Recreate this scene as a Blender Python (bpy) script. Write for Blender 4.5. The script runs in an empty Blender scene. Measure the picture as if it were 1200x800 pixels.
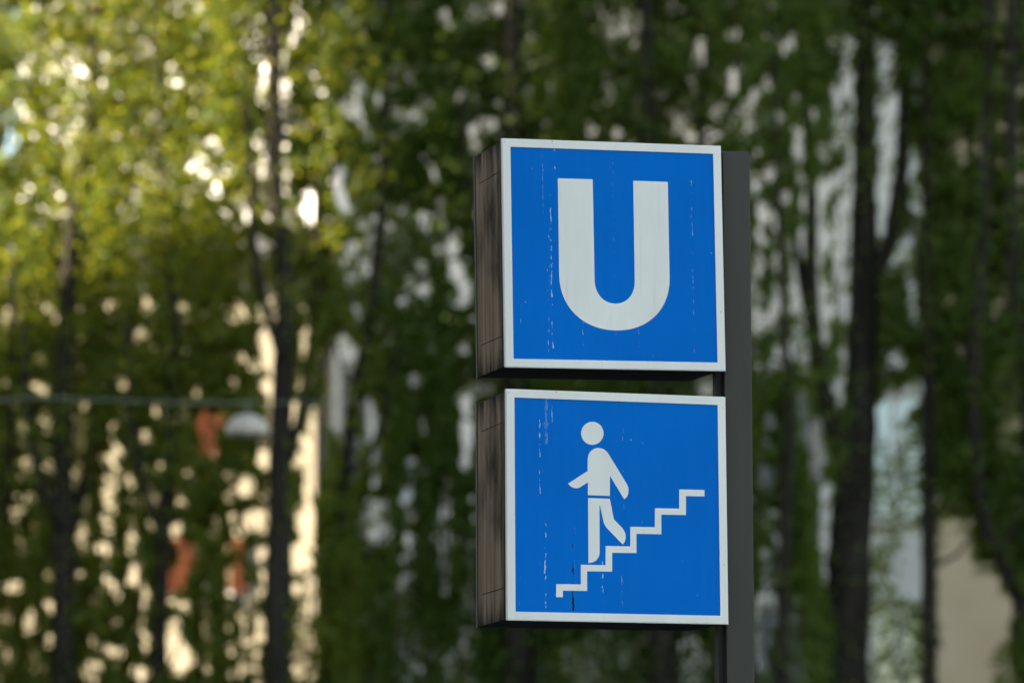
import bpy, bmesh, math, random
import numpy as np
from mathutils import Vector, Matrix, Quaternion

random.seed(7)
rng = np.random.default_rng(11)
scene = bpy.context.scene
COL = scene.collection
R = math.radians

# ------------------------------------------------------------------ camera
CAM_Z = 1.6
PITCH, ROLL = 0.12481, 0.006729
FPX = 4500.0                                   # 135 mm lens, picture 1200 px wide
cam_d = bpy.data.cameras.new('camera')
cam = bpy.data.objects.new('camera', cam_d)
COL.objects.link(cam)
cam_d.lens, cam_d.sensor_width = 135.0, 36.0
cam_d.clip_start, cam_d.clip_end = 0.1, 3000.0
cam.location = (0, 0, CAM_Z)
cp, sp, cr, sr = math.cos(PITCH), math.sin(PITCH), math.cos(ROLL), math.sin(ROLL)
Rx = Matrix(((1, 0, 0), (0, cp, -sp), (0, sp, cp)))
Ry = Matrix(((cr, 0, sr), (0, 1, 0), (-sr, 0, cr)))
CM = Rx @ Ry                                   # columns: right, forward, up
right, fwd, up = CM.col[0], CM.col[1], CM.col[2]
cam.rotation_euler = Matrix((right, up, -fwd)).transposed().to_euler()
cam_d.dof.use_dof = True
cam_d.dof.focus_distance = 11.45
cam_d.dof.aperture_fstop = 2.25
scene.camera = cam

# ------------------------------------------------------------------ sky, sun, exposure
SUN_EL = R(27)
SUN_H = Vector((0.920, 0.392, 0)).normalized()         # horizontal travel of the sunlight
world = bpy.data.worlds.new('World')
scene.world = world
world.use_nodes = True
wn = world.node_tree
sky = wn.nodes.new('ShaderNodeTexSky')
sky.sky_type = 'NISHITA'
sky.sun_disc = False
sky.sun_elevation = SUN_EL
sky.sun_rotation = math.atan2(-SUN_H.x, -SUN_H.y) % (2 * math.pi)
sky.dust_density = 0.8
bg = wn.nodes['Background']
bg.inputs['Strength'].default_value = 0.095
tint = wn.nodes.new('ShaderNodeMix')
tint.data_type, tint.blend_type = 'RGBA', 'MULTIPLY'
tint.inputs['Factor'].default_value = 1.0
tint.inputs['B'].default_value = (1.0, 0.93, 0.79, 1)
wn.links.new(sky.outputs['Color'], tint.inputs['A'])
wn.links.new(tint.outputs['Result'], bg.inputs['Color'])
sun_d = bpy.data.lights.new('sun', 'SUN')
sun_d.energy, sun_d.angle, sun_d.color = 5.0, R(0.5), (1.0, 0.86, 0.66)
sun = bpy.data.objects.new('sun', sun_d)
COL.objects.link(sun)
sd = Vector((SUN_H.x * math.cos(SUN_EL), SUN_H.y * math.cos(SUN_EL), -math.sin(SUN_EL)))
sun.rotation_euler = sd.to_track_quat('-Z', 'Y').to_euler()
sun.location = (-20, -5, 30)
vs = scene.view_settings
vs.view_transform, vs.look, vs.exposure, vs.gamma, vs.use_curve_mapping = 'Standard', 'None', 2.6, 1.0, False
cy = scene.cycles
cy.use_denoising = True
cy.max_bounces, cy.diffuse_bounces, cy.glossy_bounces, cy.transmission_bounces = 6, 4, 3, 4
cy.sample_clamp_indirect = 8.0


def at(u, v, Y):
    """world point seen in the photograph at (u, v), standing Y metres down the street"""
    d = right * ((u - 600) / FPX) + fwd - up * ((v - 400) / FPX)
    return Vector((0, 0, CAM_Z)) + d * (Y / d.y)


# ------------------------------------------------------------------ object helpers
def link(name, data, parent=None, **props):
    o = bpy.data.objects.new(name, data)
    COL.objects.link(o)
    if parent is not None:
        o.parent = parent
    for k, v in props.items():
        o[k] = v
    return o


def empty(name, loc, rz=0.0, **props):
    o = link(name, None, **props)
    o.empty_display_size = 0.2
    o.location, o.rotation_euler = loc, (0, 0, rz)
    return o


def mesh_obj(name, bm, mat, parent=None, smooth=False, **props):
    me = bpy.data.meshes.new(name)
    bmesh.ops.recalc_face_normals(bm, faces=bm.faces[:])
    bm.to_mesh(me)
    bm.free()
    me.materials.append(mat)
    if smooth:
        for p in me.polygons:
            p.use_smooth = True
    return link(name, me, parent, **props)


def box(bm, x0, x1, y0, y1, z0, z1, bevel=0.0, seg=2):
    m = Matrix.Translation(((x0 + x1) / 2, (y0 + y1) / 2, (z0 + z1) / 2)) @ Matrix.Diagonal((x1 - x0, y1 - y0, z1 - z0, 1))
    r = bmesh.ops.create_cube(bm, size=1.0, matrix=m)
    if bevel:
        vs_ = set(r['verts'])
        es = [e for e in bm.edges if e.verts[0] in vs_ and e.verts[1] in vs_]
        bmesh.ops.bevel(bm, geom=es, offset=bevel, segments=seg, affect='EDGES', profile=0.6)


def tube(bm, pts, rads, n=8, jitter=0.0):
    pts = [Vector(p) for p in pts]
    rings = []
    for i, p in enumerate(pts):
        t = (pts[min(i + 1, len(pts) - 1)] - pts[max(i - 1, 0)]).normalized()
        a = t.cross(Vector((0, 1, 0)))
        if a.length < 1e-3:
            a = t.cross(Vector((1, 0, 0)))
        a.normalize()
        b = t.cross(a)
        rr = rads[i]
        rings.append([bm.verts.new(p + (a * math.cos(2 * math.pi * k / n) + b * math.sin(2 * math.pi * k / n)) * rr * (1 + jitter * random.uniform(-1, 1))) for k in range(n)])
    for r0, r1 in zip(rings, rings[1:]):
        for k in range(n):
            bm.faces.new((r0[k], r0[(k + 1) % n], r1[(k + 1) % n], r1[k]))
    bm.faces.new(rings[0])
    bm.faces.new(rings[-1])


def plate(bm, outline, y_front, y_back):
    """extruded flat shape in the x-z plane"""
    f = [bm.verts.new((x, y_front, z)) for x, z in outline]
    b = [bm.verts.new((x, y_back, z)) for x, z in outline]
    n = len(outline)
    bm.faces.new(f)
    bm.faces.new(b[::-1])
    for k in range(n):
        bm.faces.new((f[k], b[k], b[(k + 1) % n], f[(k + 1) % n]))


# ------------------------------------------------------------------ materials
class N:
    def __init__(self, name):
        self.m = bpy.data.materials.new(name)
        self.m.use_nodes = True
        self.t = self.m.node_tree
        self.b = self.t.nodes['Principled BSDF']
        self.co = None

    def new(self, typ, **kw):
        n = self.t.nodes.new(typ)
        for k, v in kw.items():
            setattr(n, k, v)
        return n

    def link(self, a, b):
        self.t.links.new(a, b)

    def coord(self):
        if self.co is None:
            self.co = self.new('ShaderNodeTexCoord').outputs['Object']
        return self.co

    def math(self, op, a, b=None, c=None, clamp=False):
        n = self.new('ShaderNodeMath', operation=op)
        n.use_clamp = clamp
        for i, v in enumerate((a, b, c)):
            if v is None:
                continue
            if isinstance(v, (int, float)):
                n.inputs[i].default_value = v
            else:
                self.link(v, n.inputs[i])
        return n.outputs[0]

    def noise(self, scale, stretch=(1, 1, 1), detail=3.0, rough=0.55, offset=(0, 0, 0)):
        mp = self.new('ShaderNodeMapping')
        mp.inputs['Scale'].default_value = stretch
        mp.inputs['Location'].default_value = offset
        self.link(self.coord(), mp.inputs['Vector'])
        n = self.new('ShaderNodeTexNoise')
        n.inputs['Scale'].default_value = scale
        n.inputs['Detail'].default_value = detail
        n.inputs['Roughness'].default_value = rough
        self.link(mp.outputs['Vector'], n.inputs['Vector'])
        return n.outputs['Fac']

    def ramp(self, fac, stops):
        n = self.new('ShaderNodeValToRGB')
        while len(n.color_ramp.elements) < len(stops):
            n.color_ramp.elements.new(0.5)
        for e, (p, c) in zip(n.color_ramp.elements, stops):
            e.position = p
            e.color = (c if len(c) == 4 else (*c, 1)) if isinstance(c, tuple) else (c, c, c, 1)
        self.link(fac, n.inputs['Fac'])
        return n.outputs['Color']

    def mix(self, fac, a, b):
        n = self.new('ShaderNodeMix', data_type='RGBA')
        for sock, v in ((n.inputs['Factor'], fac), (n.inputs['A'], a), (n.inputs['B'], b)):
            if isinstance(v, (int, float)):
                sock.default_value = v
            elif isinstance(v, tuple):
                sock.default_value = (*v, 1) if len(v) == 3 else v
            else:
                self.link(v, sock)
        return n.outputs['Result']

    def base(self, c):
        if isinstance(c, tuple):
            self.b.inputs['Base Color'].default_value = (*c, 1)
        else:
            self.link(c, self.b.inputs['Base Color'])

    def set(self, **kw):
        for k, v in kw.items():
            s = self.b.inputs[k.replace('_', ' ')]
            if isinstance(v, (int, float)):
                s.default_value = v
            else:
                self.link(v, s)
        return self.m

    def bump(self, h, strength=0.3, dist=0.01):
        n = self.new('ShaderNodeBump')
        n.inputs['Strength'].default_value = strength
        n.inputs['Distance'].default_value = dist
        self.link(h, n.inputs['Height'])
        self.link(n.outputs['Normal'], self.b.inputs['Normal'])

    def xyz(self):
        s = self.new('ShaderNodeSeparateXYZ')
        self.link(self.coord(), s.inputs[0])
        return s.outputs

    def streak(self, x0, z0, z1, w, th, seed, grain=130.0):
        """a broken vertical scratch at x0 from z0 up to z1"""
        X = self.xyz()
        wob = self.math('MULTIPLY', self.math('SUBTRACT', self.noise(22, (0.2, 0.01, 1), 5, 0.7, offset=(seed, 0, seed * 3.1)), 0.5), 0.016)
        dx = self.math('ABSOLUTE', self.math('SUBTRACT', self.math('ADD', X['X'], wob), x0))
        g = self.noise(grain, (1.0, 0.1, 0.42), 2.5, offset=(seed * 7.3, 0, seed))
        width = self.math('MULTIPLY', self.math('SUBTRACT', g, th), w * 6)
        m = self.math('GREATER_THAN', width, dx)
        m = self.math('MULTIPLY', m, self.math('GREATER_THAN', X['Z'], z0))
        return self.math('MULTIPLY', m, self.math('LESS_THAN', X['Z'], z1))


def mat_face(name, pale, dark, seed):
    k = N(name)
    tone = k.noise(2.2, (1, 1, 1), 2)
    c = k.ramp(tone, [(0.3, (0.000, 0.130, 0.50)), (0.75, (0.000, 0.148, 0.56))])
    fine = k.noise(60, (1, 1, 0.06), 2, offset=(seed, 0, 0))
    c = k.mix(k.math('MULTIPLY', k.math('SUBTRACT', fine, 0.48, clamp=True), 0.22), c, (0.02, 0.22, 0.60))
    for i, a in enumerate(pale):
        c = k.mix(k.math('MULTIPLY', k.streak(*a[:5], seed + i * 1.37), a[5] * 0.68), c, (0.62, 0.66, 0.68))
    for i, a in enumerate(dark):
        c = k.mix(k.streak(*a[:5], seed + 20 + i, 45.0), c, (0.012, 0.012, 0.014))
    sp_ = k.noise(150, (1, 1, 0.7), 1, offset=(seed * 2, 0, 4))
    c = k.mix(k.math('GREATER_THAN', sp_, 0.83), c, (0.55, 0.6, 0.66))
    k.base(c)
    return k.set(Roughness=k.math('MULTIPLY_ADD', k.noise(9, (1, 1, .3), 3), 0.18, 0.30), Specular_IOR_Level=0.03)


def mat_white(name, seed=0.0, edge=False):
    k = N(name)
    c = k.ramp(k.noise(5, (1, 1, 0.35), 4, offset=(seed, 0, 0)), [(0.25, (0.70, 0.655, 0.605)), (0.7, (0.83, 0.78, 0.725))])
    drip = k.noise(55, (1, 1, 0.05), 3, offset=(seed + 3, 0, 0))
    c = k.mix(k.math('MULTIPLY', k.math('SUBTRACT', drip, 0.60, clamp=True), 1.1), c, (0.25, 0.22, 0.18))
    if edge:
        sp_ = k.noise(75, (1, 1, 1), 2, offset=(seed, 1, 0))
        c = k.mix(k.math('GREATER_THAN', sp_, 0.745), c, (0.10, 0.085, 0.07))
    k.base(c)
    return k.set(Roughness=0.42, Specular_IOR_Level=0.4)


def mat_side():
    k = N('weathered brown side metal')
    a = k.noise(26, (1, 1, 0.03), 6, 0.7)
    b = k.noise(5, (1, 1, 0.5), 4)
    c = k.ramp(a, [(0.26, (0.030, 0.022, 0.016)), (0.42, (0.20, 0.135, 0.090)), (0.58, (0.34, 0.235, 0.155)), (0.78, (0.44, 0.32, 0.23))])
    c = k.mix(k.ramp(b, [(0.46, 0.0), (0.70, 1.0)]), c, (0.008, 0.007, 0.006))
    X = k.xyz()
    d = k.noise(30, (1, 1, 0.05), 4, 0.7, offset=(3, 1, 0))
    for lo, hi, ax, amt in ((0.19, 0.36, 'Z', 0.55), (-0.20, -0.36, 'Z', 0.62), (0.10, 0.015, 'Y', 0.75)):
        mr = k.new('ShaderNodeMapRange')
        mr.inputs['From Min'].default_value, mr.inputs['From Max'].default_value = lo, hi
        k.link(X[ax], mr.inputs['Value'])
        g = k.math('MULTIPLY', mr.outputs['Result'], amt)
        m = k.math('SUBTRACT', k.math('ADD', d, g), 0.80)
        c = k.mix(k.math('MULTIPLY', m, 3.0, clamp=True), c, (0.010, 0.009, 0.008))
    k.base(c)
    k.bump(a, 0.25, 0.004)
    return k.set(Roughness=0.8, Specular_IOR_Level=0.06)


def simple(name, c0, c1, scale=3.0, stretch=(1, 1, 1), rough=0.7, spec=0.3, bump=0.0, detail=4):
    k = N(name)
    n = k.noise(scale, stretch, detail)
    k.base(k.ramp(n, [(0.3, c0), (0.7, c1)]))
    if bump:
        k.bump(n, 0.4, bump)
    return k.set(Roughness=rough, Specular_IOR_Level=spec)


M_FRAME = mat_white('off white frame paint', 0.0, True)
M_SYMBOL = mat_white('white sign film', 5.0)
M_SIDE = mat_side()
M_UNDER = simple('black underside', (0.004, 0.004, 0.004), (0.010, 0.009, 0.008), 12, rough=0.8)
M_POST = simple('anthracite post paint', (0.030, 0.0250, 0.0195), (0.047, 0.040, 0.032), 6, (1, 1, 0.15), 0.5, 0.3)
M_RAIL = simple('black rail', (0.006, 0.006, 0.006), (0.012, 0.012, 0.012), 10, rough=0.6)
M_BARK = simple('dark brown bark', (0.012, 0.010, 0.008), (0.045, 0.036, 0.027), 6, (1, 1, 0.25), 0.9, 0.15, 0.02)
M_CREAM = simple('cream render', (0.42, 0.365, 0.255), (0.50, 0.435, 0.32), 1.2, rough=0.9, spec=0.2)
M_WHITE = simple('pale grey white render', (0.66, 0.645, 0.62), (0.78, 0.76, 0.73), 0.9, rough=0.9, spec=0.2)
M_BEIGE = simple('beige render', (0.40, 0.325, 0.215), (0.49, 0.40, 0.28), 1.3, rough=0.9, spec=0.2)
M_GREY = simple('grey render', (0.20, 0.20, 0.20), (0.28, 0.275, 0.27), 0.7, rough=0.9, spec=0.2)
M_ROOF = simple('brown roof tiles', (0.10, 0.045, 0.03), (0.18, 0.08, 0.05), 5, rough=0.85)
M_TRIM = simple('white window paint', (0.68, 0.68, 0.66), (0.78, 0.78, 0.76), 4, rough=0.5)
M_ORANGE = simple('orange red shutter paint', (0.085, 0.022, 0.006), (0.14, 0.035, 0.008), 5, (1, 1, 0.4), 0.7)
M_GLASS = simple('window glass', (0.02, 0.03, 0.04), (0.06, 0.08, 0.10), 1.5, rough=0.06, spec=1.0)
M_GLASS.node_tree.nodes['Principled BSDF'].inputs['Metallic'].default_value = 0.5
for e_, c_ in zip([n for n in M_GLASS.node_tree.nodes if n.type == 'VALTORGB'][0].color_ramp.elements, ((0.16, 0.19, 0.23, 1), (0.26, 0.29, 0.33, 1))):
    e_.color = c_
M_LAMP = simple('pale grey lamp enamel', (0.46, 0.385, 0.30), (0.54, 0.45, 0.355), 5, rough=0.4)
M_WIRE = simple('grey steel cable', (0.24, 0.24, 0.20), (0.30, 0.30, 0.26), 20, rough=0.5)
M_GROUND = simple('grey asphalt', (0.040, 0.040, 0.041), (0.062, 0.061, 0.060), 2.5, rough=0.9)


def mat_leaf(name, a, b, ta, tb):
    k = N(name)
    g = k.new('ShaderNodeNewGeometry')
    r = g.outputs['Random Per Island']
    col = k.ramp(r, [(0.0, a), (1.0, b)])
    tcol = k.ramp(r, [(0.0, ta), (1.0, tb)])
    k.base(col)
    k.set(Roughness=0.5, Specular_IOR_Level=0.3)
    tr = k.new('ShaderNodeBsdfTranslucent')
    k.link(tcol, tr.inputs['Color'])
    mx = k.new('ShaderNodeMixShader')
    mx.inputs['Fac'].default_value = 0.45
    k.link(k.b.outputs[0], mx.inputs[1])
    k.link(tr.outputs[0], mx.inputs[2])
    k.link(mx.outputs[0], k.t.nodes['Material Output'].inputs['Surface'])
    return k.m


M_LEAF_SUN = mat_leaf('sunlit green leaves', (0.050, 0.086, 0.010), (0.115, 0.150, 0.018), (0.28, 0.36, 0.018), (0.64, 0.60, 0.050))  # brighter, yellower translucency puts sunlight into the left trees' leaf colour
M_LEAF_SHADE = mat_leaf('shaded green leaves', (0.044, 0.082, 0.012), (0.096, 0.145, 0.018), (0.14, 0.22, 0.014), (0.27, 0.35, 0.024))  # dimmer copy of the leaf colour for the trees in shade

# ------------------------------------------------------------------ the ground
bm = bmesh.new()
bmesh.ops.create_grid(bm, x_segments=8, y_segments=8, size=900)
mesh_obj('ground', bm, M_GROUND, kind='structure')

# ------------------------------------------------------------------ buildings


def building(name, label, corner, rz, W, D, H, mat, roof, xs, zs, win=(1.15, 1.6), skip=(), category='building'):
    """local x runs along the facade from the corner, local -y is the street side"""
    root = empty(name, corner, rz, label=label, category=category)
    bm = bmesh.new()
    # street wall built as piers and bands round the openings
    T = 0.35
    z = 0.0
    for zz in zs:
        box(bm, 0, W, 0, T, z, zz)
        x = 0.0
        for xx in xs:
            box(bm, x, xx, 0, T, zz, zz + win[1])
            x = xx + win[0]
        box(bm, x, W, 0, T, zz, zz + win[1])
        z = zz + win[1]
    box(bm, 0, W, 0, T, z, H)
    box(bm, 0, T, T, D, 0, H)
    box(bm, W - T, W, T, D, 0, H)
    box(bm, T, W - T, D - T, D, 0, H)
    mesh_obj('wall', bm, mat, root)
    bm = bmesh.new()
    if roof == 'flat':
        box(bm, -0.25, W + 0.25, -0.3, D + 0.3, H, H + 0.3)
    else:
        h = roof
        v = [bm.verts.new(p) for p in ((-0.3, -0.6, H - 0.05), (W + 0.3, -0.6, H - 0.05), (W + 0.3, D + 0.6, H - 0.05), (-0.3, D + 0.6, H - 0.05), (1.5, D / 2, H + h), (W - 1.5, D / 2, H + h))]
        for f in ((0, 1, 2, 3), (0, 1, 5, 4), (2, 3, 4, 5), (1, 2, 5), (3, 0, 4)):
            bm.faces.new([v[i] for i in f])
    mesh_obj('roof', bm, M_ROOF if roof != 'flat' else M_GREY, root)
    # inside floor slabs keep daylight from shining through
    bm = bmesh.new()
    box(bm, T + .05, W - T - .05, 2.2, 2.35, 0, H - 0.1)
    mesh_obj('inner_wall', bm, M_GREY, root)
    for i, xx in enumerate(xs):
        for j, zz in enumerate(zs):
            if (i, j) in skip:
                continue
            w, h = win
            bm = bmesh.new()
            for a in ((xx, xx + .07, zz, zz + h), (xx + w - .07, xx + w, zz, zz + h), (xx + .07, xx + w - .07, zz, zz + .08), (xx + .07, xx + w - .07, zz + h - .07, zz + h), (xx + w / 2 - .04, xx + w / 2 + .04, zz + .08, zz + h - .07)):
                box(bm, a[0], a[1], 0.16, 0.23, a[2], a[3])
            fr = mesh_obj('window', bm, M_TRIM, root)
            bm = bmesh.new()
            for a, b in ((xx + .07, xx + w / 2 - .04), (xx + w / 2 + .04, xx + w - .07)):
                box(bm, a, b, 0.19, 0.205, zz + .08, zz + h - .07)
            mesh_obj('pane', bm, M_GLASS, fr)
            bm = bmesh.new()
            box(bm, xx - .08, xx + w + .08, -0.09, 0.15, zz - .07, zz - .003)
            mesh_obj('sill', bm, M_TRIM, fr)
    return root


# cream house: right-hand corner at u = 372
W1 = 9.4
rz1 = R(3.2)
c_r = at(369, 500, 44.0)
c_l = Vector((c_r.x, c_r.y, 0)) - Vector((math.cos(rz1), math.sin(rz1), 0)) * W1


def cream_x(u):
    """distance along the cream facade under picture column u"""
    d = at(u, 600, 1.0)
    a, b = d.x, 1.0
    ca, sa = math.cos(rz1), math.sin(rz1)
    # (c_l + s*(ca,sa)) parallel to (a,b)
    return (a * c_l.y - b * c_l.x) / (ca * b - sa * a)




def cream_z(u, v):
    s_ = cream_x(u)
    return at(u, v, c_l.y + s_ * math.sin(rz1)).z


win_x, win_w = cream_x(231), cream_x(267) - cream_x(231)
win_zs = [cream_z(250, 694), cream_z(250, 535)]
win_h = cream_z(250, 630) - win_zs[0]
house = building('house', 'low cream rendered house in full sun with orange red shutters, behind the leftmost trunks',
                 (c_l.x, c_l.y, 0), rz1, W1, 9.0, 8.1, M_CREAM, 'flat', [win_x], win_zs, (win_w, win_h))


def shutter(x0, x1, z0, z1):
    bm = bmesh.new()
    box(bm, x0, x1, -0.045, -0.004, z0, z1)
    n = 9
    for i in range(n):
        zc = z0 + 0.05 + (z1 - z0 - 0.1) * (i + 0.5) / n
        box(bm, x0 + 0.05, x1 - 0.05, -0.058, -0.047, zc - 0.02, zc + 0.012)
    mesh_obj('shutter', bm, M_ORANGE, house)


z0, z1 = win_zs[0], win_zs[0] + win_h
shutter(cream_x(195), cream_x(229), z0, z1)
shutter(cream_x(269), cream_x(290), z0, z1)
z0, z1 = win_zs[1], win_zs[1] + win_h
shutter(cream_x(227), cream_x(248) - .005, z0, z1)
shutter(cream_x(248) + .005, cream_x(270), z0, z1)

# tall pale block, set back behind the house
YW = 48.0
wl = -2.2
rzw = R(28)


def block_x(u):
    d = at(u, 600, 1.0)
    ca, sa = math.cos(rzw), math.sin(rzw)
    return (d.x * (YW - 1.0) - wl) / (ca - sa * d.x)


def block_z(u, v):
    return at(u, v, YW - 1.0 + block_x(u) * math.sin(rzw)).z


xw = [block_x(398), block_x(560), block_x(884), block_x(1022)]
zw = [block_z(1050, 860), block_z(1050, 608), block_z(1050, 10)]
building('apartment_building', 'tall pale white apartment block with grey windows, seen through the middle trees',
         (wl, YW - 1.0, 0), rzw, 13.4, 11.0, 19.0, M_WHITE, 'flat', xw, zw, (1.05, 1.7))

# beige block on the right, shaded by the narrow tall house added on the left
cb = at(1094, 640, 42.0)
zb = at(1190, 500, 42.0).z
building('apartment_building', 'plain beige block in shade at the right edge, behind the leaning branch',
         (cb.x, 42.0, 0), R(-7), 9.0, 4.0, 17.0, M_BEIGE, 'flat', [2.6, 5.4], [zb - 2.9, zb, zb + 2.9], (1.1, 1.6))

# unseen buildings added on the left, placed so their shade covers sign and trees
building('apartment_building', 'long grey block out of view along the left of the street, added to shade the sign',
         (-14.0, -14.0, 0), R(90), 34.6, 10.0, 27.0, M_GREY, 'flat', [2 + 2.8 * i for i in range(12)], [1.2 + 3.1 * j for j in range(8)], (1.2, 1.7), skip={(i, j) for i in range(12) for j in range(8) if i % 3 or j % 3})
building('house', 'middle height grey house out of view on the left, added to shade part of the left trees',
         (-14.0, 20.8, 0), R(90), 4.5, 9.0, 12.6, M_GREY, 'flat', [0.9, 3.1], [1.2, 4.3, 7.4, 10.5], (1.1, 1.6))  # added out of view to step the shadow edge on the left crowns
building('house', 'lowest grey house out of view on the left, added to shade the lower left foliage',
         (-14.0, 25.6, 0), R(90), 5.4, 9.0, 9.9, M_GREY, 'flat', [0.8, 2.7], [1.2, 4.3], (1.1, 1.6))  # added out of view, its height keeps sun off the lower left leaves
building('apartment_building', 'narrow tall grey house out of view on the left, added to shade the beige block',
         (-14.0, 31.3, 0), R(90), 3.7, 9.0, 22.0, M_GREY, 'flat', [1.2], [1.2, 4.3, 7.4, 10.5], (1.1, 1.6))  # added out of view to keep sun off the beige block

# ------------------------------------------------------------------ the station sign
W = 0.7
H1, GAP, H2, DEP = 0.994927 * W, 0.10142 * W, 0.991898 * W, 0.469908 * W
CL = Vector((-4.514373, -15.721595, -2.941376)) * W      # the camera, seen from the box corner
YAW = 0.281622
org = Matrix.Rotation(YAW, 3, 'Z') @ (-CL) + Vector((0, 0, CAM_Z))     # upper left front corner of the upper box
post_local = Vector((0.762, 0.11, 0))
base = org + Matrix.Rotation(YAW, 3, 'Z') @ post_local
base.z = 0.0
sign = empty('subway_sign', base, YAW, label='blue and white subway sign of two stacked square boxes on a dark grey post', category='sign')
TOP = org.z


def L(x, y, z):
    return Vector((x - post_local.x, y - post_local.y, z + TOP))


def shear(x, z):
    return x + 0.0056 * z


bm = bmesh.new()
box(bm, 0.7265 - post_local.x, 0.8165 - post_local.x, 0.070 - post_local.y, 0.180 - post_local.y, 0.0, TOP + 0.001, 0.004, 2)
for v in bm.verts:
    v.co.x += 0.0056 * (v.co.z - TOP)
mesh_obj('post', bm, M_POST, sign)
bm = bmesh.new()
box(bm, 0.7090 - post_local.x, 0.7262 - post_local.x, 0.096 - post_local.y, 0.130 - post_local.y, 1.2, TOP - 0.004)
for v in bm.verts:
    v.co.x += 0.0056 * (v.co.z - TOP)
mesh_obj('mounting_rail', bm, M_RAIL, sign)
bm = bmesh.new()
box(bm, -0.16, 0.16, -0.16, 0.16, 0.006, 0.022, 0.003, 1)
mesh_obj('base_plate', bm, M_POST, sign)


def sign_box(zc, h, roll, tilt, yaw, dx, face_mat, label):
    bm = bmesh.new()
    hw, hh, i_ = W / 2, h / 2, 0.004
    b0 = 0.016                                     # the body starts behind the front frame
    # shell: bottom, top, back and the black inner front
    box(bm, -hw + i_ + .004, hw - i_, b0 + .001, DEP, -hh + i_, hh - i_, 0.003, 1)
    o = mesh_obj('sign_box', bm, M_UNDER, sign, label=label)
    M = Matrix.Rotation(tilt, 4, 'X') @ Matrix.Rotation(-roll, 4, 'Y') @ Matrix.Rotation(yaw, 4, 'Z')
    o.matrix_local = Matrix.Translation(L(W / 2 + dx, 0, zc)) @ M
    # weathered left side: a folded sheet with a raised middle panel and lip at the rear
    bm = bmesh.new()
    x0, x1 = -hw + i_, -hw + i_ + 0.0035
    za, zb = -hh + 0.098, hh - 0.094
    box(bm, x0, x1, b0 + .002, b0 + 0.030, -hh + i_ + .001, hh - i_ - .001)
    box(bm, x0 - 0.0005, x1, b0 + 0.0315, DEP - 0.050, za + .0025, zb - .0025)
    box(bm, x0, x1, b0 + 0.0315, DEP - 0.050, zb, hh - i_ - .001)
    box(bm, x0, x1, b0 + 0.0315, DEP - 0.050, -hh + i_ + .001, za)
    box(bm, x0, x1, DEP - 0.049, DEP - 0.012, -hh + i_ + .001, hh - i_ - .001)
    mesh_obj('side_panel', bm, M_SIDE, o)
    bm = bmesh.new()
    box(bm, x0 - 0.003, x0 + 0.009, DEP - 0.0115, DEP + 0.003, -hh + i_ - 0.002, hh - i_ + 0.002, 0.001, 1)
    mesh_obj('rear_edge', bm, M_POST, o)
    # white front frame
    bm = bmesh.new()
    t = 0.0257
    f0, f1 = 0.0, b0
    out = [(-hw, -hh), (hw, -hh), (hw, hh), (-hw, hh)]
    inn = [(-hw + t, -hh + t), (hw - t, -hh + t), (hw - t, hh - t), (-hw + t, hh - t)]
    vo = [bm.verts.new((x, f0, z)) for x, z in out]
    vi = [bm.verts.new((x, f0, z)) for x, z in inn]
    bo = [bm.verts.new((x, f1, z)) for x, z in out]
    bi = [bm.verts.new((x, f0 + 0.004, z)) for x, z in inn]
    edge_keys = []
    for k in range(4):
        n = (k + 1) % 4
        bm.faces.new((vo[k], vo[n], vi[n], vi[k]))
        bm.faces.new((vo[k], bo[k], bo[n], vo[n]))
        bm.faces.new((vi[k], vi[n], bi[n], bi[k]))
    bm.edges.ensure_lookup_table()
    es = [e for e in bm.edges if (e.verts[0] in vo and e.verts[1] in vo) or {e.verts[0] in vo, e.verts[1] in bo} == {True} and (e.verts[0] in vo) != (e.verts[1] in vo)]
    bmesh.ops.bevel(bm, geom=es, offset=0.0022, segments=2, affect='EDGES')
    mesh_obj('frame', bm, M_FRAME, o)
    bm = bmesh.new()
    box(bm, -hw + t - .004, hw - t + .004, 0.0032, 0.012, -hh + t - .004, hh - t + .004)
    mesh_obj('face', bm, face_mat, o)
    return o


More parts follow.
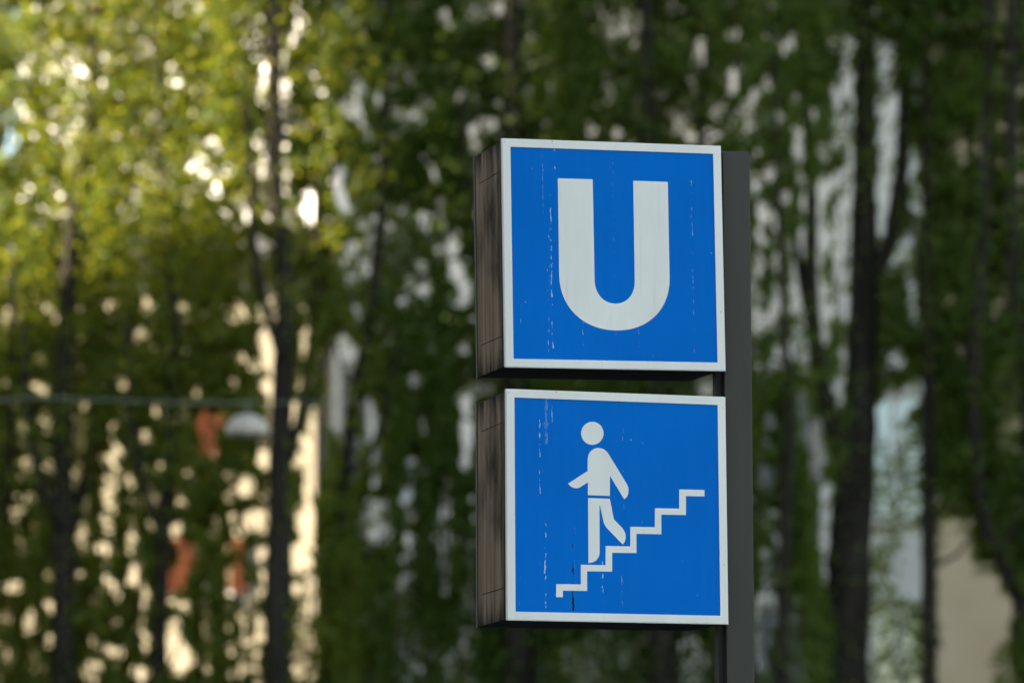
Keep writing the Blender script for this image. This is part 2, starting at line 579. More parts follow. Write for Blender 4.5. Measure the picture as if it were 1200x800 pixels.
U= [[-0.1752, 0.231], [-0.0644, 0.2316], [-0.0643, -0.0436], [-0.0619, -0.0779], [-0.0543, -0.109], [-0.0385, -0.1331], [-0.0194, -0.1444], [0.0019, -0.1479], [0.0234, -0.1445], [0.043, -0.1313], [0.0568, -0.1074], [0.0624, -0.0798], [0.064, -0.0503], [0.0654, 0.2307], [0.1765, 0.2312], [0.1757, -0.0574], [0.1718, -0.0969], [0.1575, -0.1415], [0.131, -0.1814], [0.0926, -0.2096], [0.0514, -0.2252], [0.0055, -0.23], [-0.0402, -0.227], [-0.0856, -0.2123], [-0.1256, -0.182], [-0.1553, -0.1436], [-0.1717, -0.0951], [-0.1759, -0.0464]]
HEAD= [[-0.0424, 0.2227], [-0.0428, 0.2282], [-0.0441, 0.2335], [-0.0462, 0.2385], [-0.0491, 0.2431], [-0.0527, 0.2472], [-0.0569, 0.2506], [-0.0617, 0.2533], [-0.0668, 0.2552], [-0.0723, 0.2563], [-0.0778, 0.2566], [-0.0834, 0.256], [-0.0889, 0.2545], [-0.0941, 0.2522], [-0.0989, 0.2492], [-0.1031, 0.2455], [-0.1068, 0.2412], [-0.1098, 0.2364], [-0.112, 0.2312], [-0.1133, 0.2259], [-0.1138, 0.2204], [-0.1134, 0.2149], [-0.1121, 0.2096], [-0.11, 0.2046], [-0.1072, 0.2], [-0.1036, 0.1959], [-0.0993, 0.1925], [-0.0946, 0.1898], [-0.0894, 0.1879], [-0.084, 0.1867], [-0.0784, 0.1865], [-0.0729, 0.1871], [-0.0674, 0.1886], [-0.0622, 0.1908], [-0.0574, 0.1938], [-0.0531, 0.1976], [-0.0494, 0.2019], [-0.0465, 0.2066], [-0.0443, 0.2118], [-0.0429, 0.2172]]
TORSO= [[-0.0937, 0.0338], [-0.0934, 0.0726], [-0.1187, 0.0568], [-0.125, 0.054], [-0.1322, 0.0534], [-0.139, 0.0545], [-0.1457, 0.0573], [-0.1519, 0.0619], [-0.1559, 0.0669], [-0.094, 0.107], [-0.0937, 0.1428], [-0.0918, 0.1537], [-0.0877, 0.1624], [-0.0808, 0.17], [-0.0704, 0.1759], [-0.0591, 0.178], [-0.0478, 0.1767], [-0.0384, 0.1722], [-0.029, 0.163], [0.0312, 0.0688], [0.0343, 0.0611], [0.0351, 0.053], [0.0341, 0.0417], [0.0299, 0.0321], [0.0213, 0.0245], [-0.0233, 0.094], [-0.0243, 0.0332]]
LEGS= [[-0.0933, 0.0252], [-0.0244, 0.0246], [-0.0123, -0.0371], [0.0132, -0.061], [0.0199, -0.0703], [0.0243, -0.0809], [0.0251, -0.0908], [0.0222, -0.1038], [0.0154, -0.1126], [-0.0365, -0.0623], [-0.0445, -0.0474], [-0.0561, 0.0047], [-0.0575, 0.003], [-0.0583, -0.1401], [-0.0607, -0.1508], [-0.0689, -0.1626], [-0.0802, -0.1684], [-0.0937, -0.1713]]
STAIR= [[-0.1958, -0.2363], [-0.1184, -0.2355], [-0.1179, -0.1765], [-0.0398, -0.1761], [-0.0392, -0.1182], [0.0393, -0.1176], [0.0399, -0.0582], [0.1183, -0.0575], [0.119, -0.0], [0.1969, 0.0008], [0.1976, 0.0593], [0.2786, 0.0598], [0.2784, 0.0403], [0.2188, 0.0395], [0.2181, -0.0181], [0.1392, -0.0189], [0.1385, -0.0785], [0.0591, -0.0792], [0.0585, -0.1373], [-0.0187, -0.1383], [-0.0192, -0.1949], [-0.0984, -0.1958], [-0.0989, -0.2548], [-0.1754, -0.2555], [-0.1755, -0.2751], [-0.196, -0.2755]]


def bowl(a, b, zc, n=28, ex=2.12):
    return [(a * math.copysign(abs(math.cos(t)) ** (2 / ex), math.cos(t)), zc - b * abs(math.sin(t)) ** (2 / ex)) for t in [math.pi * k / n for k in range(n + 1)]]


U = [(-0.1752, 0.2310), (-0.0644, 0.2314)] + bowl(0.0640, 0.0715, -0.0765)[::-1] + [(0.0652, 0.2310), (0.1762, 0.2312)] + bowl(0.1758, 0.1655, -0.0645)

# x0, z0, z1, width, threshold, strength
F1 = mat_face('blue sign film upper', [
    (-0.223, 0.12, 0.345, .0012, .46, .35), (-0.185, 0.25, .34, .0035, .56, .8), (-0.200, -.335, .18, .0030, .52, .95), (-0.206, -.20, .10, .0045, .60, .9),
    (-0.212, -.34, .0, .0022, .55, .5), (.252, -.31, .24, .0022, .54, .45), (-.103, -.33, -.20, .0022, .54, .55), (.075, -.29, -.20, .0016, .5, .4), (.0, -.1, .3, .0014, .55, .3), (-.30, -.3, -.05, .002, .6, .4)], [], 1.0)
F2 = mat_face('blue sign film lower', [
    (-0.244, .143, .267, .0020, .44, .9), (-.245, .03, .11, .0020, .50, .7), (-.223, .18, .34, .0060, .42, .22), (-.204, .25, .30, .0020, .48, .6),
    (-.229, -.335, -.05, .0045, .515, 1.0), (-.050, -.285, -.165, .0040, .53, 1.0), (.012, -.30, -.2, .002, .54, .6), (.02, -.05, .25, .0018, .56, .5), (-.31, -.3, -.2, .003, .55, .5), (-.135, -.2, -.02, .001, .5, .25)],
    [(-.143, -.345, -.116, .0016, .47), (-.143, -.198, -.188, .0030, .30), (-.143, -.315, -.275, .0024, .40)], 4.0)

b1 = sign_box(-H1 / 2, H1, 0.008906, 0.001852, 0.0, 0.0, F1, 'upper square sign box with white letter U on blue')
b2 = sign_box(-H1 - GAP - H2 / 2, H2, -0.009018, -0.025455, 0.015177, 0.003736 * W, F2, 'lower square sign box with walking person and stairs on blue')
for nm, outs, par in (('letter', [U], b1), ('walking_figure', [HEAD, TORSO, LEGS], b2), ('stairs_symbol', [STAIR], b2)):
    bm = bmesh.new()
    for out in outs:
        plate(bm, out, 0.0026, 0.0034)
    mesh_obj(nm, bm, M_SYMBOL, par)

# ------------------------------------------------------------------ hanging street lamp on its cable
YL = 27.0
lc = at(290, 510, YL)
cab = [at(-260, 455, 24.5), at(60, 466, 26.0), at(290, 472, YL), at(470, 462, 33.0), at(560, 430, 43.9)]
pa = Vector((-13.95, 22.0, cab[0].z + 0.6))
pts = [pa] + cab
smooth_pts = []
for i in range(len(pts) - 1):
    p0, p1, p2, p3 = pts[max(i - 1, 0)], pts[i], pts[i + 1], pts[min(i + 2, len(pts) - 1)]
    for k in range(10):
        t = k / 10
        smooth_pts.append(0.5 * ((2 * p1) + (p2 - p0) * t + (2 * p0 - 5 * p1 + 4 * p2 - p3) * t * t + (-p0 + 3 * p1 - 3 * p2 + p3) * t ** 3))
smooth_pts.append(pts[-1])
bm = bmesh.new()
tube(bm, smooth_pts, [0.0035] * len(smooth_pts), 6)
mesh_obj('overhead_cable', bm, M_WIRE, label='thin grey cable strung across the street in front of the left trees', category='cable')
bm = bmesh.new()
prof = [(0.0, 0.150), (0.045, 0.146), (0.085, 0.134), (0.120, 0.108), (0.143, 0.070), (0.154, 0.030), (0.157, 0.0), (0.149, 0.0), (0.130, 0.066), (0.095, 0.102), (0.0, 0.124)]
rings = []
for r_, z_ in prof:
    rings.append([bm.verts.new((r_ * math.cos(a * math.pi / 12), r_ * math.sin(a * math.pi / 12), z_)) for a in range(24)] if r_ > 0 else [bm.verts.new((0, 0, z_))])
for a, b in zip(rings, rings[1:]):
    for k in range(24):
        n = (k + 1) % 24
        if len(a) == 1:
            bm.faces.new((a[0], b[k], b[n]))
        elif len(b) == 1:
            bm.faces.new((a[k], a[n], b[0]))
        else:
            bm.faces.new((a[k], a[n], b[n], b[k]))
lamp = empty('street_lamp', (lc.x, lc.y, lc.z), label='grey dome street lamp hanging from the overhead cable', category='street lamp')
mesh_obj('lamp_shade', bm, M_LAMP, lamp, True)
bm = bmesh.new()
tube(bm, [(0, 0, 0.146), (0, 0, cab[2].z - lc.z)], [0.007, 0.007], 8)
mesh_obj('hanger', bm, M_WIRE, lamp)
bm = bmesh.new()
bmesh.ops.create_uvsphere(bm, u_segments=12, v_segments=8, radius=0.05, matrix=Matrix.Translation((0, 0, 0.045)))
mesh_obj('bulb', bm, M_TRIM, lamp, True)

# ------------------------------------------------------------------ trees
# openings between the shoots: centre and half size in metres of the picture at the row of trees
TX = lambda c, x, y: (c[0] + x / 2, c[1] + y / 2)
A_, B_, C_, D_, E_, F_ = (0, 0), (0, 400), (200, 0), (200, 400), (800, 0), (800, 400)
GAPS = []


def gaps(c, items):
    for it in items:
        x, y = it[0], it[1]
        ru, rv = (it[2] / 2, it[3] / 2) if len(it) > 3 else (7, 8.5)
        u, v = TX(c, x, y)
        GAPS.append((u, v, ru, rv, it[4] if len(it) > 4 else 1.0))


gaps(B_, [(95, 40), (75, 105), (30, 150), (45, 195), (105, 185, 14, 34), (105, 110), (70, 280, 18, 34), (110, 290), (75, 370), (85, 440, 14, 34), (60, 490), (20, 570), (120, 545), (25, 620), (70, 660, 24, 46),
          (20, 740, 18, 40), (120, 620), (75, 740, 16, 34), (120, 700), (210, 90), (210, 150), (200, 240), (195, 310, 14, 30), (195, 380), (190, 450, 12, 36), (185, 550), (295, 105, 14, 24), (245, 270), (260, 270),
          (245, 350), (245, 410), (255, 500), (260, 570), (230, 610), (270, 660), (220, 700), (205, 770, 20, 30), (240, 760), (280, 600), (285, 730), (340, 220, 18, 22), (370, 160, 20, 20), (375, 295), (340, 300), (350, 370, 18, 26),
          (310, 470, 22, 36), (320, 540, 22, 30), (360, 430), (340, 600, 16, 34), (330, 660, 16, 30), (340, 710, 16, 30), (335, 780, 20, 20), (410, 445, 18, 34), (420, 375), (405, 705, 26, 70), (430, 745, 34, 36), (440, 620), (395, 610),
          (445, 310, 16, 24, .7), (500, 430, 24, 18, .7), (560, 35), (550, 100), (590, 50), (625, 30, 20, 40), (630, 100, 20, 30), (640, 150), (620, 270, 30, 36), (575, 340, 28, 34), (590, 420, 36, 40), (600, 500, 26, 30), (625, 560, 18, 40), (590, 590, 18, 30),
          (565, 640), (625, 680, 12, 30), (715, 30), (712, 90, 16, 26), (695, 150), (695, 210, 14, 40), (695, 280), (745, 190, 24, 30), (745, 260, 26, 50), (735, 330, 22, 40), (720, 420, 26, 36), (705, 490, 20, 30), (695, 530), (690, 580),
          (720, 650, 24, 60, .8), (715, 750, 30, 50, .8), (500, 700, 14, 20, .5), (5, 220), (10, 640), (160, 30), (0, 700, 12, 40), (45, 575), (460, 120), (30, 400), (140, 490, 8, 14, .5), (300, 330), (15, 100), (275, 260), (230, 480), (300, 560), (255, 720), (310, 770)])
gaps(B_, [(475, 185, 26, 40), (485, 240, 34, 36), (515, 185, 24, 34), (440, 490, 30, 30), (410, 560, 32, 44), (430, 530, 24, 40), (555, 470, 22, 26), (552, 555, 24, 44)])
gaps(E_, [(390, 110, 18, 24), (390, 170, 18, 22), (390, 220, 18, 28), (475, 130, 24, 22), (470, 185, 24, 18), (590, 125, 44, 22, .8), (550, 190, 16, 20), (270, 230), (300, 270, 16, 20), (360, 230, 10, 34), (365, 300, 12, 30), (400, 350, 10, 40), (402, 440, 10, 40),
          (475, 260, 28, 36), (478, 330, 24, 36), (475, 390, 22, 30), (470, 450, 22, 44), (462, 530, 14, 34), (540, 370, 16, 30), (535, 425, 16, 26), (160, 270), (175, 290), (150, 240), (180, 350), (170, 430, 14, 30), (195, 420), (215, 400), (185, 500, 16, 30),
          (220, 510, 16, 20), (230, 560), (180, 560, 14, 24), (180, 620), (270, 300), (270, 360, 14, 30), (275, 420), (290, 480, 14, 26), (270, 580, 18, 34), (275, 640, 20, 40), (270, 690, 18, 26), (320, 470, 14, 40), (340, 430, 14, 30), (335, 550, 16, 30),
          (368, 420, 12, 30), (370, 500, 14, 50), (370, 580, 18, 50), (370, 650, 18, 40), (375, 720, 22, 40), (520, 590, 20, 40, .8), (545, 480, 16, 40), (540, 550), (535, 650, 12, 40), (600, 500, 22, 40, .6), (610, 540, 18, 40, .6), (680, 610, 14, 30, .7),
          (710, 660, 16, 24), (740, 720, 16, 30, .7), (640, 320, 18, 20, .8), (655, 340), (650, 375), (785, 210, 14, 24), (40, 105), (40, 140), (120, 100, 20, 14), (120, 180, 16, 24), (255, 95), (230, 265), (355, 100), (200, 190), (75, 260), (60, 320, 30, 16),
          (20, 325), (170, 680, 20, 30, .8), (185, 745, 24, 40, .8), (690, 560), (540, 730, 12, 40), (320, 660), (620, 700), (715, 560), (775, 30, 10, 20, .7), (500, 60), (440, 20), (240, 460)])
gaps(F_, [(500, 45, 22, 22), (540, 120, 20, 30), (500, 150, 34, 40), (460, 190, 20, 34), (480, 220, 36, 18), (520, 290, 40, 60, .75), (500, 370, 50, 60, .75), (545, 460, 30, 24), (540, 540, 40, 70), (490, 520, 30, 40, .8), (475, 600, 30, 40, .7), (280, 150, 16, 44),
          (295, 220, 18, 44), (312, 290, 18, 44), (325, 350, 16, 40), (330, 450, 18, 70), (335, 540, 16, 40), (195, 320, 16, 30), (210, 180, 16, 30), (200, 630, 34, 40), (185, 720, 18, 60), (265, 680, 20, 60, .8), (275, 770, 20, 40, .8), (690, 640, 90, 90), (640, 600, 50, 150),
          (660, 760, 70, 70), (630, 500, 34, 40, .8), (655, 500, 20, 30), (700, 550, 30, 30, .8), (740, 560, 14, 20), (790, 130, 14, 30, .8), (745, 480, 14, 20, .7), (720, 420, 12, 20, .7), (380, 40, 8, 60, .8), (225, 30, 12, 26), (250, 100, 10, 24, .7), (780, 620, 10, 20), (430, 700, 10, 80, .8),
          (540, 690, 22, 60, .8), (470, 690, 14, 40, .8), (555, 780, 20, 30, .6), (375, 100, 10, 40), (435, 460, 12, 50), (435, 350, 10, 50), (200, 240), (620, 430), (780, 200), (700, 330, 10, 30), (760, 310, 10, 24, .6)])
gaps(C_, [(235, 155, 22, 24), (225, 200, 18, 26), (270, 210, 16, 16), (440, 210, 16, 24), (425, 260, 22, 24), (480, 225), (540, 270), (570, 265), (650, 165, 8, 8), (745, 145, 20, 16), (775, 20, 18, 22), (720, 50, 10, 10), (105, 335, 18, 22), (125, 385), (100, 440, 12, 22),
          (55, 395), (185, 495), (210, 575, 18, 28), (175, 615, 18, 16), (330, 465, 20, 26), (330, 510, 18, 18), (395, 410, 16, 22), (395, 460, 16, 18), (410, 490), (375, 610), (430, 585, 18, 14), (470, 565, 16, 12), (505, 540), (465, 630), (425, 655), (360, 690),
          (600, 515), (590, 625), (595, 680), (660, 570), (660, 600), (670, 640, 16, 30), (690, 670), (690, 700), (155, 730, 24, 20), (220, 685), (220, 790), (320, 790), (400, 790), (300, 60, 20, 50, .8), (430, 60, 8, 8), (630, 480), (710, 340), (750, 300)])
gaps(A_, [(60, 170, 14, 22), (15, 290), (30, 340, 24, 34), (10, 360, 20, 24), (230, 10, 20, 16), (225, 60, 14, 16), (240, 140), (210, 195), (240, 205, 12, 18), (640, 155, 16, 20), (625, 205, 16, 22), (670, 215), (500, 335, 14, 20), (525, 385), (455, 395), (500, 440),
          (285, 340, 10, 14), (265, 360), (70, 440, 12, 24, .8), (80, 500, 12, 24, .8), (100, 540), (340, 630, 14, 26), (145, 630, 12, 20), (10, 640, 14, 24), (60, 640), (15, 740, 12, 24), (345, 720), (725, 470, 20, 40), (610, 575, 20, 26),
          (575, 615), (590, 495), (550, 740, 18, 14), (625, 690), (775, 610), (755, 690), (790, 430, 12, 40), (690, 90, 14, 40, .8), (40, 30), (110, 20), (265, 300, 8, 20, .7), (625, 620, 8, 20, .7), (0, 200, 12, 30, .7)])
gaps(D_, [(400, 60, 34, 40), (385, 130, 28, 50), (345, 190, 24, 36), (395, 190, 20, 30), (430, 240, 12, 30), (425, 300, 12, 30), (460, 160, 12, 40), (475, 210, 14, 30), (570, 90, 14, 16), (565, 280, 14, 14), (480, 330, 12, 18), (490, 390, 18, 24), (465, 440, 34, 30, .8),
          (490, 450, 26, 26), (410, 580, 16, 40, .6), (360, 500, 12, 30, .8), (325, 590, 16, 40, .8), (320, 680, 20, 50, .8), (315, 760, 24, 40, .8), (370, 760, 14, 40, .7), (580, 730, 36, 40, .8), (550, 780, 30, 20, .8), (650, 760, 12, 40, .6), (690, 140, 14, 24), (695, 210, 14, 50),
          (690, 280, 12, 20), (490, 520, 20, 14, .7), (555, 360), (555, 460), (665, 470, 10, 16, .7), (640, 400)])
# below and beside the sign
GAPS += [(398, 425, 26, 30, .9), (392, 480, 20, 26, .9), (362, 640, 11, 40, .8), (366, 725, 13, 50, .8), (432, 610, 14, 30, .8), (440, 520, 8, 40, .8)]
GAPS += [(680, 775, 20, 24, .7), (740, 770, 10, 30, .7), (810, 770, 20, 30, .8), (830, 455, 12, 8, .9), (565, 455, 14, 10, .9), (495, 770, 10, 20, .7), (640, 790, 8, 14, .7)]
hr = random.Random(5)
for (u0, u1, v0, v1, ncol, lo, hi, st) in ((0, 380, 400, 800, 24, 7, 15, 1.0), (880, 1085, 70, 430, 15, 6, 14, 1.0), (890, 1085, 420, 700, 9, 5, 12, .8), (400, 560, 420, 800, 12, 4, 10, .8), (1090, 1200, 100, 560, 7, 3, 8, .8)):
    for c in range(ncol):
        x, y, sl = hr.uniform(u0, u1), hr.uniform(v0, v1 - 60), hr.uniform(-.06, .06)
        for k in range(hr.randint(lo, hi)):
            y += hr.uniform(9, 24)
            x += sl * 16 + hr.uniform(-2.5, 2.5)
            if y < v1:
                GAPS.append((x, y, hr.uniform(3.5, 6), hr.uniform(4.5, 8.5), st))
for (u0, u1, v0, v1, n) in ((0, 420, 0, 400, 95), (400, 560, 0, 420, 45), (560, 860, 0, 165, 30), (850, 1200, 0, 330, 60)):
    for c in range(n):
        GAPS.append((hr.uniform(u0, u1), hr.uniform(v0, v1), hr.uniform(3.5, 6), hr.uniform(4, 8), 1.0))
GA = np.array(GAPS)

TREES = []


def leaf_mesh(name, pts, size, mat, parent, up_bias=0.35):
    n = len(pts)
    nrm = rng.normal(size=(n, 3))
    nrm[:, 2] += up_bias
    nrm[:, 1] -= 0.35
    nrm /= np.linalg.norm(nrm, axis=1, keepdims=True)
    a = np.cross(nrm, rng.normal(size=(n, 3)))
    a[:, 2] -= 0.4
    a -= nrm * np.sum(a * nrm, axis=1, keepdims=True)
    a /= np.linalg.norm(a, axis=1, keepdims=True)
    b = np.cross(nrm, a)
    ln = size * rng.uniform(0.75, 1.3, (n, 1))
    wd = ln * rng.uniform(0.30, 0.40, (n, 1))
    V = np.empty((n, 4, 3), np.float32)
    V[:, 0] = pts - a * ln * 0.5
    V[:, 1] = pts + b * wd - a * ln * 0.08 + nrm * ln * 0.06
    V[:, 2] = pts + a * ln * 0.5
    V[:, 3] = pts - b * wd - a * ln * 0.08 + nrm * ln * 0.06
    me = bpy.data.meshes.new(name)
    me.vertices.add(n * 4)
    me.loops.add(n * 4)
    me.polygons.add(n)
    me.vertices.foreach_set('co', V.ravel())
    me.loops.foreach_set('vertex_index', np.arange(n * 4, dtype=np.int32))
    me.polygons.foreach_set('loop_start', np.arange(0, n * 4, 4, dtype=np.int32))
    me.polygons.foreach_set('loop_total', np.full(n, 4, dtype=np.int32))
    me.update()
    me.materials.append(mat)
    return link(name, me, parent)


CU, CF, CR_ = np.array(up), np.array(fwd), np.array(right)


def thin_out(P, Y):
    """drop leaves that stand in one of the openings of this tree (openings lie in the tree's own plane Y)"""
    q = P - np.array([0, 0, CAM_Z])
    q = q * (Y / np.where(True, Y, 1))
    d0 = q.copy()
    d0[:, 1] = Y
    w = d0 @ CF
    u = 600 + FPX * (d0 @ CR_) / w
    v = 400 - FPX * (d0 @ CU) / w
    keep = np.ones(len(P))
    for gu, gv, ru, rv, s in GA:
        dx, dz = np.abs(u - gu), np.abs(v - gv)
        near = (dx < ru + 9) & (dz < rv + 9)
        if near.any():
            mg = 1.6
            if gu < 380 and gv < 340 or gu < 340 and gv > 400:
                ru, rv = ru * 0.8, rv * 0.8
            e = (dx[near] / (ru + mg)) ** 2 + (dz[near] / (rv + mg * 1.2)) ** 2
            keep[near] = np.minimum(keep[near], np.where(e < 1.0, 1.0 - s, 1.0))
    # thinly leaved places
    for (u0, u1, v0, v1, s) in THIN:
        m = (u > u0) & (u < u1) & (v > v0) & (v < v1)
        keep[m] = np.minimum(keep[m], s)
    return rng.uniform(size=len(P)) < keep


THIN = [(1020, 1082, 490, 900, .12), (971, 1019, 560, 900, .10), (996, 1026, 230, 560, .20), (956, 985, 445, 540, .2), (940, 962, 250, 445, .35), (1026, 1062, 180, 320, .4), (313, 341, 370, 900, .12), (318, 338, 60, 370, .4), (64, 88, 520, 900, .2), (1080, 1097, 440, 900, .2), (394, 412, 480, 640, .3), (378, 394, 640, 900, .3), (1097, 1146, 605, 900, .05), (1146, 1168, 655, 900, .10), (1168, 1186, 715, 900, .25), (1097, 1140, 560, 605, .4), (880, 990, 690, 900, .45), (400, 560, 690, 900, .6), (600, 845, 735, 900, .55)]


def tree(Y, u0, u1, trunks, label, n_leaf, mat, depth=0.45, v_top=-170, v_bot=860, size=0.052, name='tree', twigs=26, clump=1.0, front=0.42):
    """trunks: list of polylines [(u, v, radius in px)...] given low to high; the first one is the trunk itself"""
    px = Y / FPX
    f = at(trunks[0][0][0], 1000, Y - front)
    root = empty(name, (f.x, Y - front, 0), label=label, category='tree', group='trees in a row along the street')
    o = np.array([f.x, Y - front, 0.0])
    bm = bmesh.new()
    tops = []
    for j, tr in enumerate(trunks):
        pts, rad = [], []
        ph = random.uniform(0, 6)
        for i, (u, v, r) in enumerate(tr):
            p = at(u, v, Y - front)
            p.y = Y - front + (0.12 * math.sin(ph + v * 0.006) * (0 if j == 0 else 1))
            pts.append(p)
            rad.append(r * px)
        if j == 0:
            b = pts[0].copy()
            b.z = -0.05
            b.x = f.x
            pts.insert(0, b)
            rad.insert(0, rad[0] * 1.35)
        # subdivide for a natural line
        P2, R2 = [], []
        for i in range(len(pts) - 1):
            p0, p1, p2, p3 = pts[max(i - 1, 0)], pts[i], pts[i + 1], pts[min(i + 2, len(pts) - 1)]
            for k in range(6):
                t = k / 6
                q = 0.5 * ((2 * p1) + (p2 - p0) * t + (2 * p0 - 5 * p1 + 4 * p2 - p3) * t * t + (-p0 + 3 * p1 - 3 * p2 + p3) * t ** 3)
                P2.append(q)
                R2.append((rad[i] * (1 - t) + rad[i + 1] * t) * random.uniform(0.94, 1.06))
        P2.append(pts[-1])
        R2.append(rad[-1])
        tube(bm, [p - Vector(o) for p in P2], R2, 9, 0.06)
        tops += P2[6:]
    # upright shoots
    zt, zb = at(600, v_top, Y).z, at(600, v_bot, Y).z
    x0, x1 = at(u0, 400, Y).x, at(u1, 400, Y).x
    shoots = []
    for i in range(twigs):
        x = x0 + (x1 - x0) * (i + random.uniform(0.1, 0.9)) / twigs
        y = Y + random.uniform(-depth, depth)
        za = random.uniform(zb, zt - 0.4)
        if i % 2:
            za = zb + random.uniform(-.3, .8)
        zc = min(zt + .3, za + random.uniform(1.2, 3.2))
        lean = random.uniform(-0.06, 0.06)
        path = []
        for k in range(8):
            t = k / 7
            path.append((x + lean * (zc - za) * t + 0.03 * math.sin(3 * t * math.pi + i), y + 0.05 * math.sin(2 * t + i), za + (zc - za) * t))
        shoots.append(path)
        q = Vector(path[4]) - Vector((0, 0, CAM_Z))
        uu, vv = 600 + FPX * q.dot(right) / q.dot(fwd), 400 - FPX * q.dot(up) / q.dot(fwd)
        q = Vector(path[1]) - Vector((0, 0, CAM_Z))
        u2, v2 = 600 + FPX * q.dot(right) / q.dot(fwd), 400 - FPX * q.dot(up) / q.dot(fwd)
        if any(a - 8 < x_ < b + 8 and c < y_ < d and e < .3 for a, b, c, d, e in THIN for x_, y_ in ((uu, vv), (u2, v2))):
            continue
        base_p = min(tops, key=lambda p: abs(p.z - (za - 0.35)) + 0.6 * abs(p.x - x))
        tube(bm, [base_p - Vector(o), (base_p * 0.45 + Vector(path[0]) * 0.55) + Vector((0, 0, -0.08)) - Vector(o)] + [Vector(p) - Vector(o) for p in path], [0.018, 0.015] + [0.012 * (1 - 0.8 * k / 7) for k in range(8)], 5)
    mesh_obj('trunk', bm, M_BARK, root, True)
    # leaves: half along the shoots, the rest through the crown
    S = np.array(shoots)
    n1 = int(n_leaf * 0.28)
    si = rng.integers(0, len(S), n1)
    t = rng.uniform(0, 6.999, n1)
    k = t.astype(int)
    fr = (t - k)[:, None]
    P = S[si, k] * (1 - fr) + S[si, k + 1] * fr
    P = P + rng.normal(size=(n1, 3)) * np.array([0.06, 0.09, 0.06])
    per = 26
    nc = int((n_leaf - n1) / per)
    C = np.stack([rng.uniform(x0, x1, nc) + rng.normal(size=nc) * 0.14, Y + rng.normal(size=nc) * depth * 0.6, rng.uniform(zb, zt, nc)], 1)
    rc = rng.uniform(0.06, 0.19, nc) * clump
    g = rng.normal(size=(nc, per, 3))
    Q = C[:, None, :] + g * rc[:, None, None] * np.array([0.85, 0.85, 0.75])
    Q[:, :, 2] -= 0.5 * np.abs(g[:, :, 0]) * rc[:, None]
    Q[:, :, 0] += (Q[:, :, 2] - C[:, None, 2]) * rng.uniform(-0.5, 0.5, (nc, 1))
    Q = Q.reshape(-1, 3)
    P = np.concatenate([P, Q])
    P = P[thin_out(P, Y)]
    leaf_mesh('crown', P - o, size, mat, root)
    return root


DENS = 62            # leaves per picture column


def T(Y, u0, u1, trunks, label, mat, k=1.0, **kw):
    return tree(Y, u0, u1, trunks, label, int((u1 - u0) * DENS * k * 8.5), mat, twigs=max(10, int((u1 - u0) / 6)), **kw)


T(31.6, -75, 40, [[(-60, 900, 16), (-70, 500, 13), (-60, 150, 9), (-70, -200, 5)], [(-20, 800, 7), (10, 560, 6), (18, 300, 4)]], 'leafy tree cut by the left edge, its top lit yellow green', M_LEAF_SUN)
T(31.35, 10, 160, [[(78, 900, 17), (76, 700, 15), (74, 520, 12), (82, 300, 10), (110, 100, 8), (120, -200, 5)], [(78, 640, 8), (98, 560, 7), (108, 430, 5), (100, 250, 4)], [(74, 620, 6), (38, 520, 5), (30, 380, 4)]],
  'tree with bright yellow green top and dark forked trunk, second from the left edge', M_LEAF_SUN)
T(31.1, 125, 270, [[(178, 900, 9), (188, 740, 8), (196, 560, 7), (205, 380, 6), (190, 200, 5), (180, -200, 4)], [(192, 640, 5), (160, 520, 4), (150, 380, 3)]],
  'slender leaning tree between the two thick left trunks, left of the hanging lamp', M_LEAF_SUN)
T(30.8, 235, 420, [[(324, 900, 19), (326, 760, 17), (328, 620, 15), (330, 480, 13), (334, 330, 11), (322, 180, 10), (322, -200, 6)], [(330, 560, 7), (352, 480, 6), (368, 350, 5), (372, 200, 4)], [(330, 420, 6), (300, 300, 5), (290, 120, 4)]],
  'tree with thick straight dark trunk right of the hanging lamp', M_LEAF_SUN)
T(31.3, 375, 520, [[(380, 900, 9), (386, 760, 9), (398, 620, 9), (414, 470, 8), (432, 380, 7), (450, 200, 6), (455, -200, 4)], [(405, 560, 5), (440, 520, 4), (470, 400, 3)]],
  'thin leaning dark green tree left of the sign, between the lamp and the sign', M_LEAF_SHADE)
T(31.5, 490, 690, [[(606, 900, 18), (608, 700, 16), (604, 400, 14), (602, 200, 13), (600, 60, 12), (602, -200, 8)], [(604, 420, 6), (560, 300, 5), (540, 120, 4)]],
  'dark tree straight behind the left half of the sign', M_LEAF_SHADE)
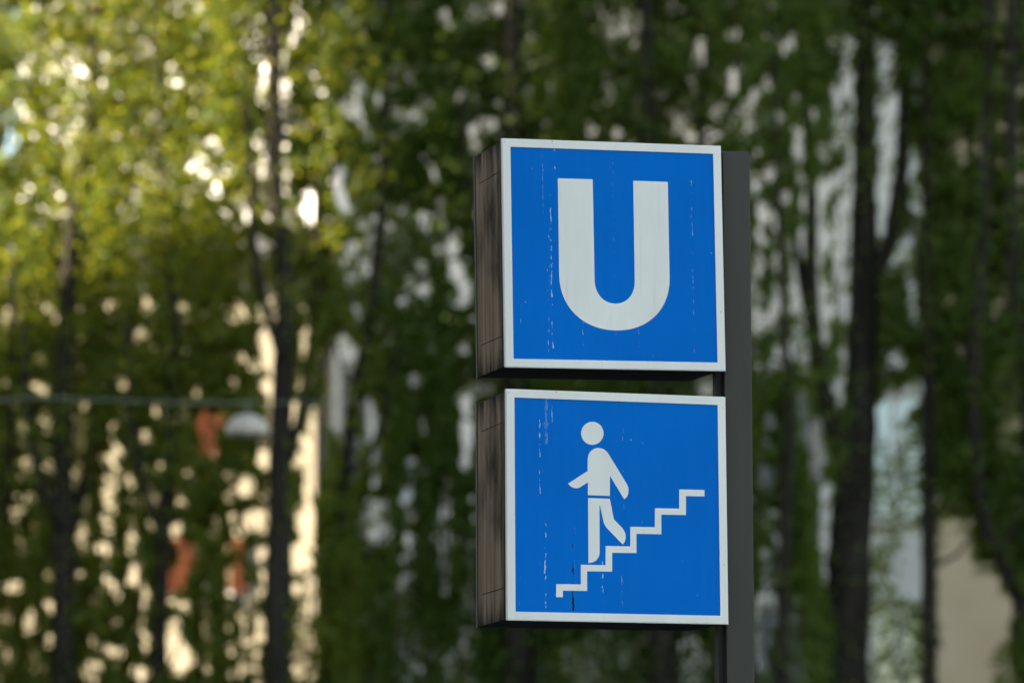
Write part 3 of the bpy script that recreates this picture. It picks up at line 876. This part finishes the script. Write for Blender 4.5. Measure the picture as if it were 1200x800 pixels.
T(31.0, 660, 870, [[(778, 900, 15), (775, 700, 14), (770, 400, 12), (760, 150, 10), (755, -200, 7)], [(770, 350, 6), (815, 220, 5), (830, 60, 4)]],
  'dark tree behind the right half of the sign', M_LEAF_SHADE)
T(30.4, 860, 965, [[(916, 900, 8), (918, 760, 8), (920, 640, 7), (924, 480, 6), (915, 300, 4), (905, 60, 3)]],
  'small slim tree just right of the grey post', M_LEAF_SHADE, 0.9)
T(31.4, 930, 1080, [[(990, 900, 29), (992, 760, 27), (996, 640, 26), (1002, 560, 24), (1010, 430, 19), (1013, 250, 15), (1014, 100, 12), (1016, -200, 8)],
                    [(996, 575, 13), (976, 505, 12), (960, 440, 11), (949, 350, 9), (950, 220, 7), (940, 60, 5)], [(1011, 400, 11), (1030, 320, 10), (1048, 260, 10), (1060, 130, 9), (1062, -150, 6)], [(985, 520, 6), (940, 330, 5), (925, 180, 3)]],
  'large tree with forked dark trunk, widest trunk right of the sign', M_LEAF_SHADE, 1.05)
T(31.0, 1050, 1150, [[(1090, 900, 9), (1089, 700, 9), (1088, 500, 8.5), (1088, 300, 7), (1086, 100, 6), (1085, -200, 4)]],
  'tree with thin pole straight trunk beside the beige wall', M_LEAF_SHADE)
T(30.7, 1105, 1330, [[(1262, 900, 15), (1240, 780, 13), (1205, 720, 10), (1172, 650, 9), (1150, 590, 8), (1142, 470, 7), (1150, 300, 7), (1158, 60, 6), (1160, -200, 4)], [(1240, 800, 10), (1215, 560, 9), (1192, 350, 8), (1186, 150, 8), (1184, -200, 5)], [(1172, 650, 4), (1192, 600, 3), (1200, 520, 2)]],
  'dark tree at the right edge with a leaning branch over the beige wall', M_LEAF_SHADE)

# unseen tree added beyond the left end of the row; its crown dapples the light on the left trees
tree(28.6, -760, -470, [[(-610, 900, 17), (-612, 500, 14), (-606, 100, 10), (-610, -600, 5)], [(-610, 520, 8), (-560, 300, 6), (-540, 0, 4)], [(-611, 420, 7), (-670, 200, 5), (-690, -100, 4)]],
     'thinly leaved tree out of view left of all the others, added to dapple their light', 6500, M_LEAF_SUN, depth=1.3, v_top=-560, v_bot=430, twigs=24, clump=1.9)
